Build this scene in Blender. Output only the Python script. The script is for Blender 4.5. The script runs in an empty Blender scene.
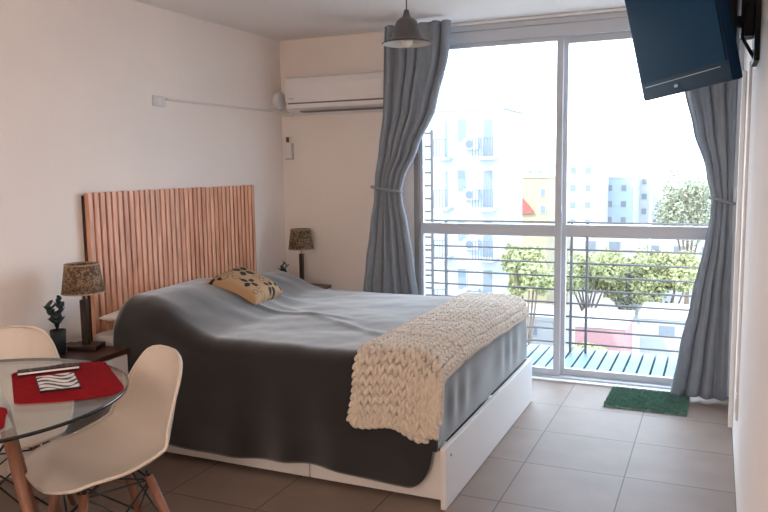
import bpy, bmesh, math, random
from mathutils import Vector, Matrix, noise
random.seed(7)
PI = math.pi
R = math.radians
scn = bpy.context.scene
COL = scn.collection

# ------------------------------------------------------------------ camera
CAM = Vector((2.933, -4.779, 1.387)); FPX = 746.9
pit, yaw, rol = R(6.741), R(24.017), R(-0.839)
FW = Vector((-math.sin(yaw)*math.cos(pit), math.cos(yaw)*math.cos(pit), -math.sin(pit)))
_r = Vector((math.cos(yaw), math.sin(yaw), 0)); _u = _r.cross(FW)
RT = _r*math.cos(rol) + _u*math.sin(rol)
UP = -_r*math.sin(rol) + _u*math.cos(rol)
cd = bpy.data.cameras.new('camera'); cam = bpy.data.objects.new('camera', cd); COL.objects.link(cam)
m3 = Matrix((RT, UP, -FW)).transposed().to_4x4(); m3.translation = CAM
cam.matrix_world = m3
cd.sensor_width = 36; cd.lens = 36*FPX/768; cd.clip_start = 0.02; cd.clip_end = 2000
scn.camera = cam

def at(x, y, Y):                       # a far point of the city seen through the window, on the depth plane Y
    d = FW*FPX + RT*(x-384) - UP*(y-256)
    return CAM + d*((Y-CAM.y)/d.y)

# ------------------------------------------------------------------ materials
def nn(nt, t, **kw):
    n = nt.nodes.new(t)
    for k, v in kw.items(): setattr(n, k, v)
    return n
def mat(name, col, rough=.6, metal=0., spec=.5, noise_amt=0., noise_scale=8., bump=0., bump_scale=60., sheen=0., coat=0., col2=None, stretch=None):
    m = bpy.data.materials.new(name); m.use_nodes = True
    nt = m.node_tree; b = nt.nodes['Principled BSDF']
    b.inputs['Base Color'].default_value = (*col, 1); b.inputs['Roughness'].default_value = rough
    b.inputs['Metallic'].default_value = metal; b.inputs['Specular IOR Level'].default_value = spec
    b.inputs['Sheen Weight'].default_value = sheen; b.inputs['Coat Weight'].default_value = coat
    if noise_amt or bump:
        tc = nn(nt, 'ShaderNodeTexCoord'); mp = nn(nt, 'ShaderNodeMapping')
        nt.links.new(tc.outputs['Object'], mp.inputs[0])
        if stretch: mp.inputs['Scale'].default_value = stretch
    if noise_amt:
        nz = nn(nt, 'ShaderNodeTexNoise'); nz.inputs['Scale'].default_value = noise_scale; nz.inputs['Detail'].default_value = 5
        nt.links.new(mp.outputs[0], nz.inputs['Vector'])
        rp = nn(nt, 'ShaderNodeValToRGB')
        c2 = col2 or tuple(c*(1-noise_amt) for c in col)
        rp.color_ramp.elements[0].position = .35; rp.color_ramp.elements[1].position = .65
        rp.color_ramp.elements[0].color = (*c2, 1); rp.color_ramp.elements[1].color = (*col, 1)
        nt.links.new(nz.outputs['Fac'], rp.inputs[0]); nt.links.new(rp.outputs[0], b.inputs['Base Color'])
    if bump:
        n2 = nn(nt, 'ShaderNodeTexNoise'); n2.inputs['Scale'].default_value = bump_scale; n2.inputs['Detail'].default_value = 3
        nt.links.new(mp.outputs[0], n2.inputs['Vector'])
        bp = nn(nt, 'ShaderNodeBump'); bp.inputs['Strength'].default_value = bump; bp.inputs['Distance'].default_value = .01
        nt.links.new(n2.outputs['Fac'], bp.inputs['Height']); nt.links.new(bp.outputs[0], b.inputs['Normal'])
    return m
def attr_mat(name, rough=.7, bump=0., bump_scale=80., spec=.4, grain=None):
    m = mat(name, (.5,.5,.5), rough, spec=spec, bump=bump, bump_scale=bump_scale)
    nt = m.node_tree; a = nn(nt, 'ShaderNodeVertexColor', layer_name='Col')
    b = nt.nodes['Principled BSDF']
    if grain:
        tc = nn(nt, 'ShaderNodeTexCoord'); mp = nn(nt, 'ShaderNodeMapping'); mp.inputs['Scale'].default_value = grain
        nz = nn(nt, 'ShaderNodeTexNoise'); nz.inputs['Scale'].default_value = 6; nz.inputs['Detail'].default_value = 6; nz.inputs['Distortion'].default_value = .6
        rp = nn(nt, 'ShaderNodeValToRGB'); rp.color_ramp.elements[0].position = .3; rp.color_ramp.elements[1].position = .75
        rp.color_ramp.elements[0].color = (.66,.52,.45,1); rp.color_ramp.elements[1].color = (1.1,1.1,1.1,1)
        mx = nn(nt, 'ShaderNodeMix', data_type='RGBA', blend_type='MULTIPLY'); mx.inputs[0].default_value = 1
        nt.links.new(tc.outputs['Object'], mp.inputs[0]); nt.links.new(mp.outputs[0], nz.inputs['Vector']); nt.links.new(nz.outputs['Fac'], rp.inputs[0])
        nt.links.new(a.outputs[0], mx.inputs[6]); nt.links.new(rp.outputs[0], mx.inputs[7]); nt.links.new(mx.outputs[2], b.inputs['Base Color'])
    else:
        nt.links.new(a.outputs[0], b.inputs['Base Color'])
    return m
def glass_mat(name, tint, f0=.04, power=5.):
    m = bpy.data.materials.new(name); m.use_nodes = True; nt = m.node_tree
    for n in list(nt.nodes): nt.nodes.remove(n)
    o = nn(nt, 'ShaderNodeOutputMaterial'); t = nn(nt, 'ShaderNodeBsdfTransparent'); g = nn(nt, 'ShaderNodeBsdfGlossy')
    t.inputs[0].default_value = (*tint, 1); g.inputs['Roughness'].default_value = .01
    lw = nn(nt, 'ShaderNodeLayerWeight'); lw.inputs[0].default_value = .5      # Schlick reflectance, the same from both faces
    pw = nn(nt, 'ShaderNodeMath', operation='POWER'); pw.inputs[1].default_value = power; nt.links.new(lw.outputs['Facing'], pw.inputs[0])
    fr = nn(nt, 'ShaderNodeMath', operation='MULTIPLY_ADD'); fr.inputs[1].default_value = 1-f0; fr.inputs[2].default_value = f0; nt.links.new(pw.outputs[0], fr.inputs[0])
    mx = nn(nt, 'ShaderNodeMixShader')
    nt.links.new(fr.outputs[0], mx.inputs[0]); nt.links.new(t.outputs[0], mx.inputs[1]); nt.links.new(g.outputs[0], mx.inputs[2]); nt.links.new(mx.outputs[0], o.inputs[0])
    return m

M = {}
M['wall'] = mat('plaster wall paint', (.90,.81,.75), .85, noise_amt=.03, noise_scale=2, bump=.12, bump_scale=90)
M['ceil'] = mat('ceiling paint', (.92,.85,.81), .9, bump=.08, bump_scale=70)
M['white'] = mat('white lacquer board', (.86,.84,.83), .45)
M['ext'] = mat('painted balcony masonry', (.8,.78,.75), .8)
M['alu'] = mat('white window aluminium', (.56,.58,.62), .4, spec=.4)
M['alu_dark'] = mat('grey brown window jamb', (.30,.27,.26), .5)
M['acw'] = mat('white plastic', (.80,.77,.76), .4)
M['ac_dark'] = mat('air outlet dark', (.18,.15,.14), .6)
M['black'] = mat('black metal', (.012,.012,.014), .4)
M['blackp'] = mat('black plastic', (.008,.009,.012), .55, spec=.25)
M['darkwood'] = mat('dark stained wood', (.055,.018,.012), .35, noise_amt=.5, noise_scale=6, stretch=(2,14,14))
M['lampwood'] = mat('dark lamp wood', (.03,.014,.010), .4)
M['legwood'] = mat('beech wood leg', (.25,.105,.06), .5, noise_amt=.25, noise_scale=9, stretch=(12,12,1.5))
M['shell'] = mat('cream polypropylene shell', (.59,.52,.46), .38, spec=.45)
M['glass_table'] = glass_mat('clear table glass', (.90,.93,.91))
M['glass_win'] = glass_mat('window pane glass', (.97,.98,.98))
M['edge'] = mat('dark glass edge', (.008,.012,.012), .15)
M['red'] = mat('red felt', (.26,.003,.008), .9, spec=.1, noise_amt=.15, noise_scale=30, bump=.3, bump_scale=200)
M['bed_white'] = mat('white melamine', (.72,.69,.68), .4)
M['mattress'] = mat('pale mattress fabric', (.6,.55,.52), .8)
M['pillow'] = mat('white pillow cotton', (.78,.72,.68), .8, bump=.1)
M['wool'] = mat('cream chunky wool', (.70,.60,.50), .9, noise_amt=.10, noise_scale=40, bump=.5, bump_scale=160, sheen=.3)
M['brown_shade_in'] = mat('shade lining', (.35,.26,.18), .8)
M['chrome'] = mat('brushed metal', (.55,.54,.52), .3, metal=1)
M['pot'] = mat('black plant pot', (.02,.025,.03), .6)
M['leaf_dark'] = mat('dark plant leaf', (.030,.050,.052), .5, noise_amt=.4, noise_scale=30)
M['soil'] = mat('potting soil', (.03,.02,.015), .9)
M['pend'] = mat('dark grey pendant enamel', (.085,.088,.095), .4)
M['pend_in'] = mat('pale pendant interior', (.6,.56,.52), .5)
M['bulb'] = mat('frosted bulb', (.8,.76,.7), .3)
M['tv'] = mat('black bezel with blue glare tint', (.003,.016,.040), .4, spec=.05)  # blue glare on the housing is mixed into its base colour
M['screen'] = mat('dark screen with blue glare tint', (.003,.033,.085), .45, spec=.02)  # blue of room reflections and veiling haze painted into the screen colour
M['silver'] = mat('silver strip', (.35,.42,.5), .3, metal=.6)
M['grass'] = mat('green artificial grass', (.19,.33,.27), .9, spec=.1, noise_amt=.4, noise_scale=40)
M['socket'] = mat('white socket plate', (.72,.68,.65), .4)
M['socket_dark'] = mat('socket inner brown', (.15,.09,.06), .5)
M['clear_plastic'] = mat('grey translucent cradle', (.58,.52,.48), .3)
M['rail'] = mat('grey railing paint', (.11,.10,.10), .7, spec=.2)
M['deck'] = mat('pale blue deck paint', (.06,.12,.15), .5, noise_amt=.1)
M['deck_gap'] = mat('deck joint', (.03,.05,.06), .8)
M['cable'] = mat('white cable', (.74,.68,.64), .5)

# curtain fabric with fine vertical weave
def cloth_mat(name, col, rough=.85, sc=500, bump=.15, sheen=.2, trans=0.):
    m = mat(name, col, rough, spec=.2, noise_amt=.12, noise_scale=14, sheen=sheen, stretch=(3,3,1))
    nt = m.node_tree; b = nt.nodes['Principled BSDF']
    tc = nn(nt, 'ShaderNodeTexCoord'); w = nn(nt, 'ShaderNodeTexNoise'); w.inputs['Scale'].default_value = sc
    bp = nn(nt, 'ShaderNodeBump'); bp.inputs['Strength'].default_value = bump; bp.inputs['Distance'].default_value = .003
    nt.links.new(tc.outputs['Object'], w.inputs['Vector']); nt.links.new(w.outputs['Fac'], bp.inputs['Height']); nt.links.new(bp.outputs[0], b.inputs['Normal'])
    if trans:
        out = nt.nodes['Material Output']; tr = nn(nt, 'ShaderNodeBsdfTranslucent'); tr.inputs[0].default_value = (*col, 1)
        mx = nn(nt, 'ShaderNodeMixShader'); mx.inputs[0].default_value = trans
        nt.links.new(b.outputs[0], mx.inputs[1]); nt.links.new(tr.outputs[0], mx.inputs[2]); nt.links.new(mx.outputs[0], out.inputs[0])
    return m
M['curtain'] = cloth_mat('grey curtain fabric', (.34,.375,.42), trans=.2)
M['duvet'] = cloth_mat('charcoal grey bedspread', (.014,.0125,.013), bump=.35, sheen=.80)

# floor tiles
def floor_mat():
    m = bpy.data.materials.new('ceramic floor tiles'); m.use_nodes = True; nt = m.node_tree; b = nt.nodes['Principled BSDF']
    tc = nn(nt, 'ShaderNodeTexCoord'); mp = nn(nt, 'ShaderNodeMapping')
    T = .45
    mp.inputs['Location'].default_value = (-2.6/T, .979/T, 0); mp.inputs['Scale'].default_value = (1/T, 1/T, 1)
    nt.links.new(tc.outputs['Object'], mp.inputs[0])
    br = nn(nt, 'ShaderNodeTexBrick'); br.offset = 0; br.squash = 1
    br.inputs['Scale'].default_value = 1; br.inputs['Brick Width'].default_value = 1; br.inputs['Row Height'].default_value = 1
    br.inputs['Mortar Size'].default_value = .0065; br.inputs['Mortar Smooth'].default_value = .15
    br.inputs['Color1'].default_value = (.27,.20,.165,1); br.inputs['Color2'].default_value = (.25,.185,.152,1); br.inputs['Mortar'].default_value = (.10,.072,.06,1)
    nt.links.new(mp.outputs[0], br.inputs[0])
    nz = nn(nt, 'ShaderNodeTexNoise'); nz.inputs['Scale'].default_value = 5; nz.inputs['Detail'].default_value = 6
    nt.links.new(tc.outputs['Object'], nz.inputs['Vector'])
    rp = nn(nt, 'ShaderNodeValToRGB'); rp.color_ramp.elements[0].position = .35; rp.color_ramp.elements[0].color = (.86,.85,.84,1); rp.color_ramp.elements[1].position = .7
    nt.links.new(nz.outputs['Fac'], rp.inputs[0])
    mx = nn(nt, 'ShaderNodeMix', data_type='RGBA', blend_type='MULTIPLY'); mx.inputs[0].default_value = 1
    nt.links.new(br.outputs['Color'], mx.inputs[6]); nt.links.new(rp.outputs[0], mx.inputs[7]); nt.links.new(mx.outputs[2], b.inputs['Base Color'])
    b.inputs['Roughness'].default_value = .54; b.inputs['Specular IOR Level'].default_value = .3
    bp = nn(nt, 'ShaderNodeBump', invert=True); bp.inputs['Strength'].default_value = .4; bp.inputs['Distance'].default_value = .002
    nt.links.new(br.outputs['Fac'], bp.inputs['Height']); nt.links.new(bp.outputs[0], b.inputs['Normal'])
    return m
M['floor'] = floor_mat()

# damask pattern of the lampshades
def shade_mat():
    m = mat('brown patterned lampshade', (.2,.13,.08), .8)
    nt = m.node_tree; b = nt.nodes['Principled BSDF']; tc = nn(nt, 'ShaderNodeTexCoord')
    nz = nn(nt, 'ShaderNodeTexNoise'); nz.inputs['Scale'].default_value = 42; nz.inputs['Distortion'].default_value = 2.2; nz.inputs['Detail'].default_value = 1
    rp = nn(nt, 'ShaderNodeValToRGB'); e = rp.color_ramp.elements
    e[0].position = .48; e[0].color = (.085,.050,.030,1); e[1].position = .56; e[1].color = (.27,.18,.105,1)
    nt.links.new(tc.outputs['Object'], nz.inputs['Vector']); nt.links.new(nz.outputs['Fac'], rp.inputs[0]); nt.links.new(rp.outputs[0], b.inputs['Base Color'])
    return m
M['shade'] = shade_mat()

# ------------------------------------------------------------------ mesh helpers
def obj(name, bm, m, parent=None, smooth=False):
    me = bpy.data.meshes.new(name); bm.normal_update(); bm.to_mesh(me); bm.free()
    ms = m if isinstance(m, (list, tuple)) else [m]
    for q in ms: me.materials.append(M[q] if isinstance(q, str) else q)
    if smooth:
        for p in me.polygons: p.use_smooth = True
    o = bpy.data.objects.new(name, me); COL.objects.link(o)
    if parent: o.parent = parent
    return o
def nbm(): return bmesh.new()
def bx(bm, x0, x1, y0, y1, z0, z1, bev=0., mi=0, mtx=None):
    r = bmesh.ops.create_cube(bm, size=1)
    vs = r['verts']
    for v in vs:
        v.co = Vector(((x0+x1)/2 + v.co.x*(x1-x0), (y0+y1)/2 + v.co.y*(y1-y0), (z0+z1)/2 + v.co.z*(z1-z0)))
    fs = set(f for v in vs for f in v.link_faces)
    for f in fs: f.material_index = mi
    allv = list(vs)
    if bev:
        es = set(e for v in vs for e in v.link_edges)
        rr = bmesh.ops.bevel(bm, geom=list(es), offset=bev, segments=2, affect='EDGES', profile=.6)
        allv = list(set(allv) | set(rr['verts'])); allv = [v for v in allv if v.is_valid]
        for f in rr['faces']: f.material_index = mi
    if mtx:
        for v in allv: v.co = mtx @ v.co
    return allv
def box(name, x0, x1, y0, y1, z0, z1, m, parent=None, bev=.003):
    b = nbm(); bx(b, x0, x1, y0, y1, z0, z1, bev); return obj(name, b, m, parent)
def tube(bm, pts, r, seg=10, cap=True, mi=0):
    pts = [Vector(p) for p in pts]; n = len(pts)
    rs = r if isinstance(r, (list, tuple)) else [r]*n
    rings = []; prev = None
    for i, p in enumerate(pts):
        t = (pts[min(i+1, n-1)] - pts[max(i-1, 0)]).normalized()
        if prev is None:
            a = Vector((0,0,1)) if abs(t.z) < .9 else Vector((1,0,0))
            s = t.cross(a).normalized()
        else:
            s = (prev - t*prev.dot(t)).normalized()
        prev = s; q = t.cross(s)
        rings.append([bm.verts.new(p + (s*math.cos(2*PI*k/seg) + q*math.sin(2*PI*k/seg))*rs[i]) for k in range(seg)])
    for a, b_ in zip(rings, rings[1:]):
        for k in range(seg):
            f = bm.faces.new((a[k], a[(k+1)%seg], b_[(k+1)%seg], b_[k])); f.material_index = mi
    if cap:
        bm.faces.new(rings[0][::-1]).material_index = mi; bm.faces.new(rings[-1]).material_index = mi
def lathe(bm, prof, seg=32, c=(0,0,0), close=False, mi=0):
    rings = []
    for r, z in prof:
        rings.append([bm.verts.new((c[0]+r*math.cos(2*PI*k/seg), c[1]+r*math.sin(2*PI*k/seg), c[2]+z)) for k in range(seg)])
    pr = list(zip(rings, rings[1:]))
    if close: pr.append((rings[-1], rings[0]))
    for a, b_ in pr:
        for k in range(seg):
            bm.faces.new((a[k], a[(k+1)%seg], b_[(k+1)%seg], b_[k])).material_index = mi
    return rings
def grid(bm, nu, nv, fn, keep=None):
    V = [[bm.verts.new(fn(i/(nu-1), j/(nv-1))) for j in range(nv)] for i in range(nu)]
    for i in range(nu-1):
        for j in range(nv-1):
            if keep and not keep((i+.5)/(nu-1), (j+.5)/(nv-1)): continue
            bm.faces.new((V[i][j], V[i+1][j], V[i+1][j+1], V[i][j+1]))
    return V
def prism(bm, pts, z0, z1, mi=0):
    a = [bm.verts.new((x, y, z0)) for x, y in pts]; b_ = [bm.verts.new((x, y, z1)) for x, y in pts]
    bm.faces.new(a[::-1]).material_index = mi; bm.faces.new(b_).material_index = mi
    n = len(pts)
    for k in range(n): bm.faces.new((a[k], a[(k+1)%n], b_[(k+1)%n], b_[k])).material_index = mi
def thicken(o, t, off=-1):
    s = o.modifiers.new('thickness', 'SOLIDIFY'); s.thickness = t; s.offset = off; return o
def tag(o, label, cat, group=None, kind=None):
    o['label'] = label; o['category'] = cat
    if group: o['group'] = group
    if kind: o['kind'] = kind
    return o
def thing(name, label, cat, loc=(0,0,0), rz=0, group=None):
    o = bpy.data.objects.new(name, None); COL.objects.link(o); o.location = loc; o.rotation_euler = (0,0,rz)
    o.empty_display_size = .1
    return tag(o, label, cat, group)
def struct(o, label=None, cat=None):
    o['kind'] = 'structure'
    if label: o['label'] = label
    if cat: o['category'] = cat
    return o
def dup(root, loc, rz, label, group=None):
    r = root.copy(); COL.objects.link(r); r.location = loc; r.rotation_euler = (0,0,rz); r['label'] = label
    if group: r['group'] = group
    for ch in list(root.children):
        c = ch.copy(); COL.objects.link(c); c.parent = r
        for g in list(ch.children):
            d = g.copy(); COL.objects.link(d); d.parent = c
    return r
def lerp_keys(K, t):
    if t <= K[0][0]: return K[0][1:]
    for a, b in zip(K, K[1:]):
        if t <= b[0]:
            f = (t-a[0])/(b[0]-a[0]); f = f*f*(3-2*f)*.5 + f*.5
            return [p+(q-p)*f for p, q in zip(a[1:], b[1:])]
    return K[-1][1:]
def setcol(o, fn):
    me = o.data; ca = me.color_attributes.new('Col', 'FLOAT_COLOR', 'POINT')
    for i, v in enumerate(me.vertices): ca.data[i].color = (*fn(v.co), 1)

# ------------------------------------------------------------------ room shell
W, HC, YF = 3.05, 2.309, -6.6
def room_box(name, *a, m='wall', bev=0, label=None, cat=None):
    return struct(box(name, *a, m, None, bev), label, cat)
room_box('floor', -.15, W+.15, YF-.15, .10, -.12, 0, m='floor', label='beige ceramic tiled floor of the bedroom', cat='floor')
room_box('ceiling', -.15, W+.15, YF-.15, .15, HC, HC+.15, m='ceil', label='plain off-white ceiling', cat='ceiling')
room_box('wall_left', -.15, 0, YF-.15, .15, 0, HC, label='plain pinkish white plaster wall behind the headboard', cat='wall')
room_box('wall_right', W, W+.15, YF-.15, .15, 0, HC, label='plain white plaster wall close to the right edge', cat='wall')
room_box('wall_front', 0, W, YF-.15, YF, 0, HC, label='plain plaster wall behind the viewer', cat='wall')
b = nbm(); bx(b, 0, 1.035, 0, .15, 0, HC); bx(b, 1.035, 2.98, 0, .15, 2.29, HC); bx(b, 2.98, W, 0, .15, 0, HC)
struct(obj('wall_back', b, 'wall'), 'plaster wall around the sliding window with the air conditioner on it', 'wall')

# window
win = struct(thing('window_1', 'wide white aluminium sliding window from floor to ceiling', 'window', (0,0,0)))
b = nbm()
bx(b, 1.075, 2.98, -.004, .09, 2.18, 2.255, .003); bx(b, 1.035, 2.98, -.012, .10, 2.256, 2.288, .003)
bx(b, 1.035, 2.98, -.004, .10, 0.0, .022, .002); bx(b, 2.94, 2.978, 0, .09, .022, 2.18, .002)
obj('frame', b, 'alu', win)
box('jamb', 1.037, 1.073, -.004, .09, .022, 2.254, 'alu_dark', win, .002)
for k, (x0, x1, y0) in enumerate([(1.075, 2.035, .012), (2.02, 2.94, .05)]):
    s = bpy.data.objects.new('sliding_sash', None); COL.objects.link(s); s.parent = win
    b = nbm(); y1 = y0+.032
    wl = .022 if k == 0 else .040; wr = .040 if k == 0 else .035
    bx(b, x0, x0+wl, y0, y1, .022, 2.18, .002); bx(b, x1-wr, x1, y0, y1, .022, 2.18, .002)
    bx(b, x0+wl, x1-wr, y0, y1, .022, .066, .002); bx(b, x0+wl, x1-wr, y0, y1, 2.14 if k else 2.155, 2.18, .002)
    bx(b, x0+wl, x1-wr, y0-.001, y1, .935, 1.008, .003)
    obj('sash_frame', b, 'alu', s)
    box('pane', x0+wl, x1-wr, y0+.013, y0+.018, .067, .934, 'glass_win', s, 0)
    box('pane', x0+wl, x1-wr, y0+.013, y0+.018, 1.009, 2.139, 'glass_win', s, 0)
box('latch', 2.028, 2.042, -.004, .011, 1.00, 1.10, 'alu', win, .002)
struct(box('trim_1', 1.035, 2.98, -.05, -.004, 0.0005, .010, 'white', None, .002), 'pale threshold strip below the window', 'trim')
struct(box('trim_2', .95, 2.98, -.035, -.003, 2.290, 2.307, 'white', None, .002), 'slim white curtain track along the ceiling', 'trim')

# ------------------------------------------------------------------ balcony
dk = thing('balcony_deck', 'narrow pale blue slatted balcony deck outside the window', 'balcony', (0,.11,-.04))
b = nbm(); bx(b, -.3, 3.6, 0, 1.05, -.12, -.035); obj('slab', b, 'deck_gap', dk)
b = nbm(); x = -.25
while x < 3.5:
    bx(b, x, x+.074, .0, .98, -.034, .0, .004); x += .088
obj('decking', b, 'deck', dk)
rl = thing('balcony_railing', 'grey metal balcony railing of thin horizontal bars', 'railing', (0,.93,-.04))
for x in (-.05, .94, 1.945, 2.06, 3.2):
    box('post', x-.009, x+.009, -.012, .012, 0, 1.0, 'rail', rl, .002)
for k in range(10):
    b = nbm(); tube(b, [(-.3,0,.07+k*.103), (3.6,0,.07+k*.103)], .0075, 8); obj('rail_bar', b, 'rail', rl, True)
gr = thing('side_grille', 'tall narrow barred metal grille at the left end of the balcony', 'grille', (0,.93,-.04))
box('post', .822, .842, -.03, -.014, .0, 1.72, 'rail', gr, .002)
box('post', .38, .40, -.03, -.014, .0, 1.72, 'rail', gr, .002)
for k in range(16):
    box('rung', .401, .821, -.028, -.012, .12+k*.1045, .136+k*.1045, 'rail', gr, .001)

# ------------------------------------------------------------------ curtains
def curtain(name, label, keys, y0, folds, ph, tie_z):
    root = thing(name, label, 'curtain', (0,0,0), 0, None)
    ncol, nrow = folds*14+1, 90
    zt = keys[0][0]; zb = keys[-1][0]
    K = [(-k[0],)+k[1:] for k in keys]
    def fn(u, v):
        z = zt + (zb-zt)*v
        xl, xr, amp = lerp_keys(K, -z)
        # irregular folds, drifting slightly down the cloth
        w = u + .018*math.sin(5*u+3*z+ph) + .012*math.sin(13*u+ph)
        a = 2*PI*folds*w + ph + .5*math.sin(2.1*z+4*u)
        f = .85*math.sin(a) + .30*math.sin(1.7*a+1.3+z) + .8*noise.noise(Vector((u*7+ph, z*.9, 0))) + .4*noise.noise(Vector((u*19+ph, z*.7+u*3, 4)))
        x = xl + (xr-xl)*u + .006*math.cos(a)*(amp/.03)
        return Vector((x, y0 + amp*f*.75 + .012*noise.noise(Vector((u*3, z*3, ph))), z))
    b = nbm(); grid(b, ncol, nrow, fn)
    o = obj('cloth', b, 'curtain', root, True); thicken(o, .003, 0)
    xl, xr, amp = lerp_keys(K, -tie_z)
    b = nbm(); c = ((xl+xr)/2, y0, tie_z); rx, ry = (xr-xl)/2+.010, amp*1.25+.012
    pts = [(c[0]+rx*math.cos(t), c[1]+ry*math.sin(t), tie_z - .018*math.cos(t)) for t in [2*PI*k/36 for k in range(37)]]
    tube(b, pts, .009, 8, False)
    obj('tieback', b, 'curtain', root, True)
    return root
LC = curtain('curtain', 'long grey curtain tied back at the left side of the window',
    [(2.288,.945,1.385,.034),(2.1,.935,1.375,.034),(1.763,.917,1.29,.034),(1.5,.885,1.165,.030),(1.32,.855,1.07,.024),(1.245,.850,1.048,.020),(1.17,.845,1.052,.024),(1.03,.815,1.085,.030),(.75,.775,1.125,.034),(.5,.745,1.16,.036),(.02,.70,1.20,.038)], -.265, 6, .3, 1.245)
RC = curtain('curtain', 'long grey curtain tied back at the right side of the window beside the right wall',
    [(2.288,2.60,3.02,.030),(2.05,2.68,3.022,.030),(1.81,2.745,3.022,.030),(1.574,2.80,3.020,.028),(1.35,2.872,3.018,.022),(1.18,2.908,3.017,.016),(1.08,2.906,3.018,.018),(.95,2.885,3.022,.024),(.595,2.82,3.024,.030),(.29,2.767,3.026,.034),(.02,2.725,3.028,.036)], -.135, 4, 1.4, 1.175)
for rt, x in ((LC, .842), (RC, 3.035)):
    b = nbm(); tube(b, [(x,-.001 if rt is LC else -.135,1.25), (x,-.12 if rt is LC else -.135, 1.25 if rt is LC else 1.19), (x, -.2 if rt is LC else -.137, 1.25 if rt is LC else 1.17)], .004, 8); obj('hook', b, 'chrome', rt, True)

# ------------------------------------------------------------------ air conditioner
ac = thing('air_conditioner', 'white wall mounted split air conditioner beside the left curtain', 'air conditioner', (.158, 0, 1.770))
L_ = .785
prof = [(0,.0),(0,.250),(-.175,.250),(-.195,.238),(-.205,.20),(-.205,.10),(-.200,.075)]
low = [(-.198,.070),(-.185,.035),(-.140,.010),(-.06,0),(0,0)]
def extr(bm, pts, x0, x1):
    a = [bm.verts.new((x0, y, z)) for y, z in pts]; c = [bm.verts.new((x1, y, z)) for y, z in pts]; n = len(pts)
    bm.faces.new(a); bm.faces.new(c[::-1])
    for k in range(n): bm.faces.new((a[(k+1)%n], a[k], c[k], c[(k+1)%n]))
b = nbm(); extr(b, prof+[(0,.075)], 0, L_); bmesh.ops.recalc_face_normals(b, faces=b.faces); o = obj('front_cover', b, 'acw', ac)
b = nbm(); extr(b, [(-.190,.075),(-.190,.065),(0,.065),(0,.075)], .012, L_-.012); bmesh.ops.recalc_face_normals(b, faces=b.faces); obj('outlet_gap', b, 'ac_dark', ac)
b = nbm(); extr(b, [(0,.065),(-.197,.065),(-.190,.038),(-.16,.018),(-.10,.004),(0,.0)], .0, L_); bmesh.ops.recalc_face_normals(b, faces=b.faces); obj('lower_body', b, 'acw', ac)
box('air_flap', .10, L_-.015, -.180, -.12, .008, .016, 'ac_dark', ac, .001)
box('badge', .028, .072, -.2065, -.205, .098, .106, 'chrome', ac, 0)
# wiring of the air conditioner at the corner
wc = thing('ac_wiring', 'looped white cables beside the air conditioner in the corner', 'cable', (0,0,1.8))
b = nbm(); tube(b, [(.02+.05*math.cos(t)*1.0+.035, -.03-.01*math.sin(t), .045+.06*math.sin(t)) for t in [2*PI*k/24 for k in range(25)]], .007, 8, False); obj('cable_loop', b, 'cable', wc, True)
b = nbm(); tube(b, [(.012,-.18,.03),(.02,-.10,.02),(.05,-.05,-.03),(.11,-.04,-.03),(.145,-.05,-.005)], .008, 8); obj('cable_end', b, 'cable', wc, True)
b = nbm(); lathe(b, [(.001,-.028),(.055,-.028),(.06,-.022),(.06,.02),(.055,.026),(.001,.026)], 24); 
for v in b.verts: v.co = Vector((.028+v.co.z, -.075+v.co.x, .075+v.co.y))
obj('wall_cap', b, 'acw', wc, True)
ct = tag(box('cable_channel', .0005, .012, -1.27, -.14, 1.792, 1.806, 'cable', None, .002), 'thin white cable channel running along the left wall to the air conditioner', 'cable channel')
ws = thing('wall_socket', 'small white wall socket at the end of the cable channel', 'socket', (0,-1.33,1.783))
box('plate', .0005, .010, -.052, .05, -.03, .03, 'socket', ws, .003); box('insert', .010, .0125, -.022, .008, -.018, .018, 'acw', ws, .002)
rm = thing('remote_cradle', 'pale remote control in a holder under the air conditioner', 'remote control', (.062,0,1.54))
box('cradle', -.032, .032, -.022, -.0005, -.085, .035, 'clear_plastic', rm, .004); box('remote_body', -.025, .025, -.030, -.0225, -.075, .085, 'acw', rm, .004)
box('display', -.013, .013, -.0325, -.0302, .04, .078, 'socket_dark', rm, .001)

# ------------------------------------------------------------------ headboard
hb = thing('headboard', 'reddish pine headboard of vertical slats on the left wall', 'headboard', (0,-1.945,.002))
box('backing_board', .0005, .016, 0, 1.495, 0, 1.268, M['darkwood'], hb, .001)
NS = 36; pit_ = 1.495/NS
b = nbm(); cols = []
lay = b.verts.layers.float_color.new('Col')
for k in range(NS):
    c = Vector((.86,.46,.30))*random.uniform(.92, 1.1); c2 = Vector((.90,.54,.38))*random.uniform(.9,1.1)
    c = c.lerp(c2, random.random())
    y0 = pit_*k + .004
    vs = bx(b, .0165, .044, y0, y0+pit_*.70, 0, 1.281 + random.uniform(-.002,.002), .0025)
    for v in vs: v[lay] = (*c, 1)
# knots
M['slat'] = attr_mat('varnished pine slats', .42, spec=.5, grain=(6,6,.7))
o = obj('slats', b, M['slat'], hb)

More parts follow.
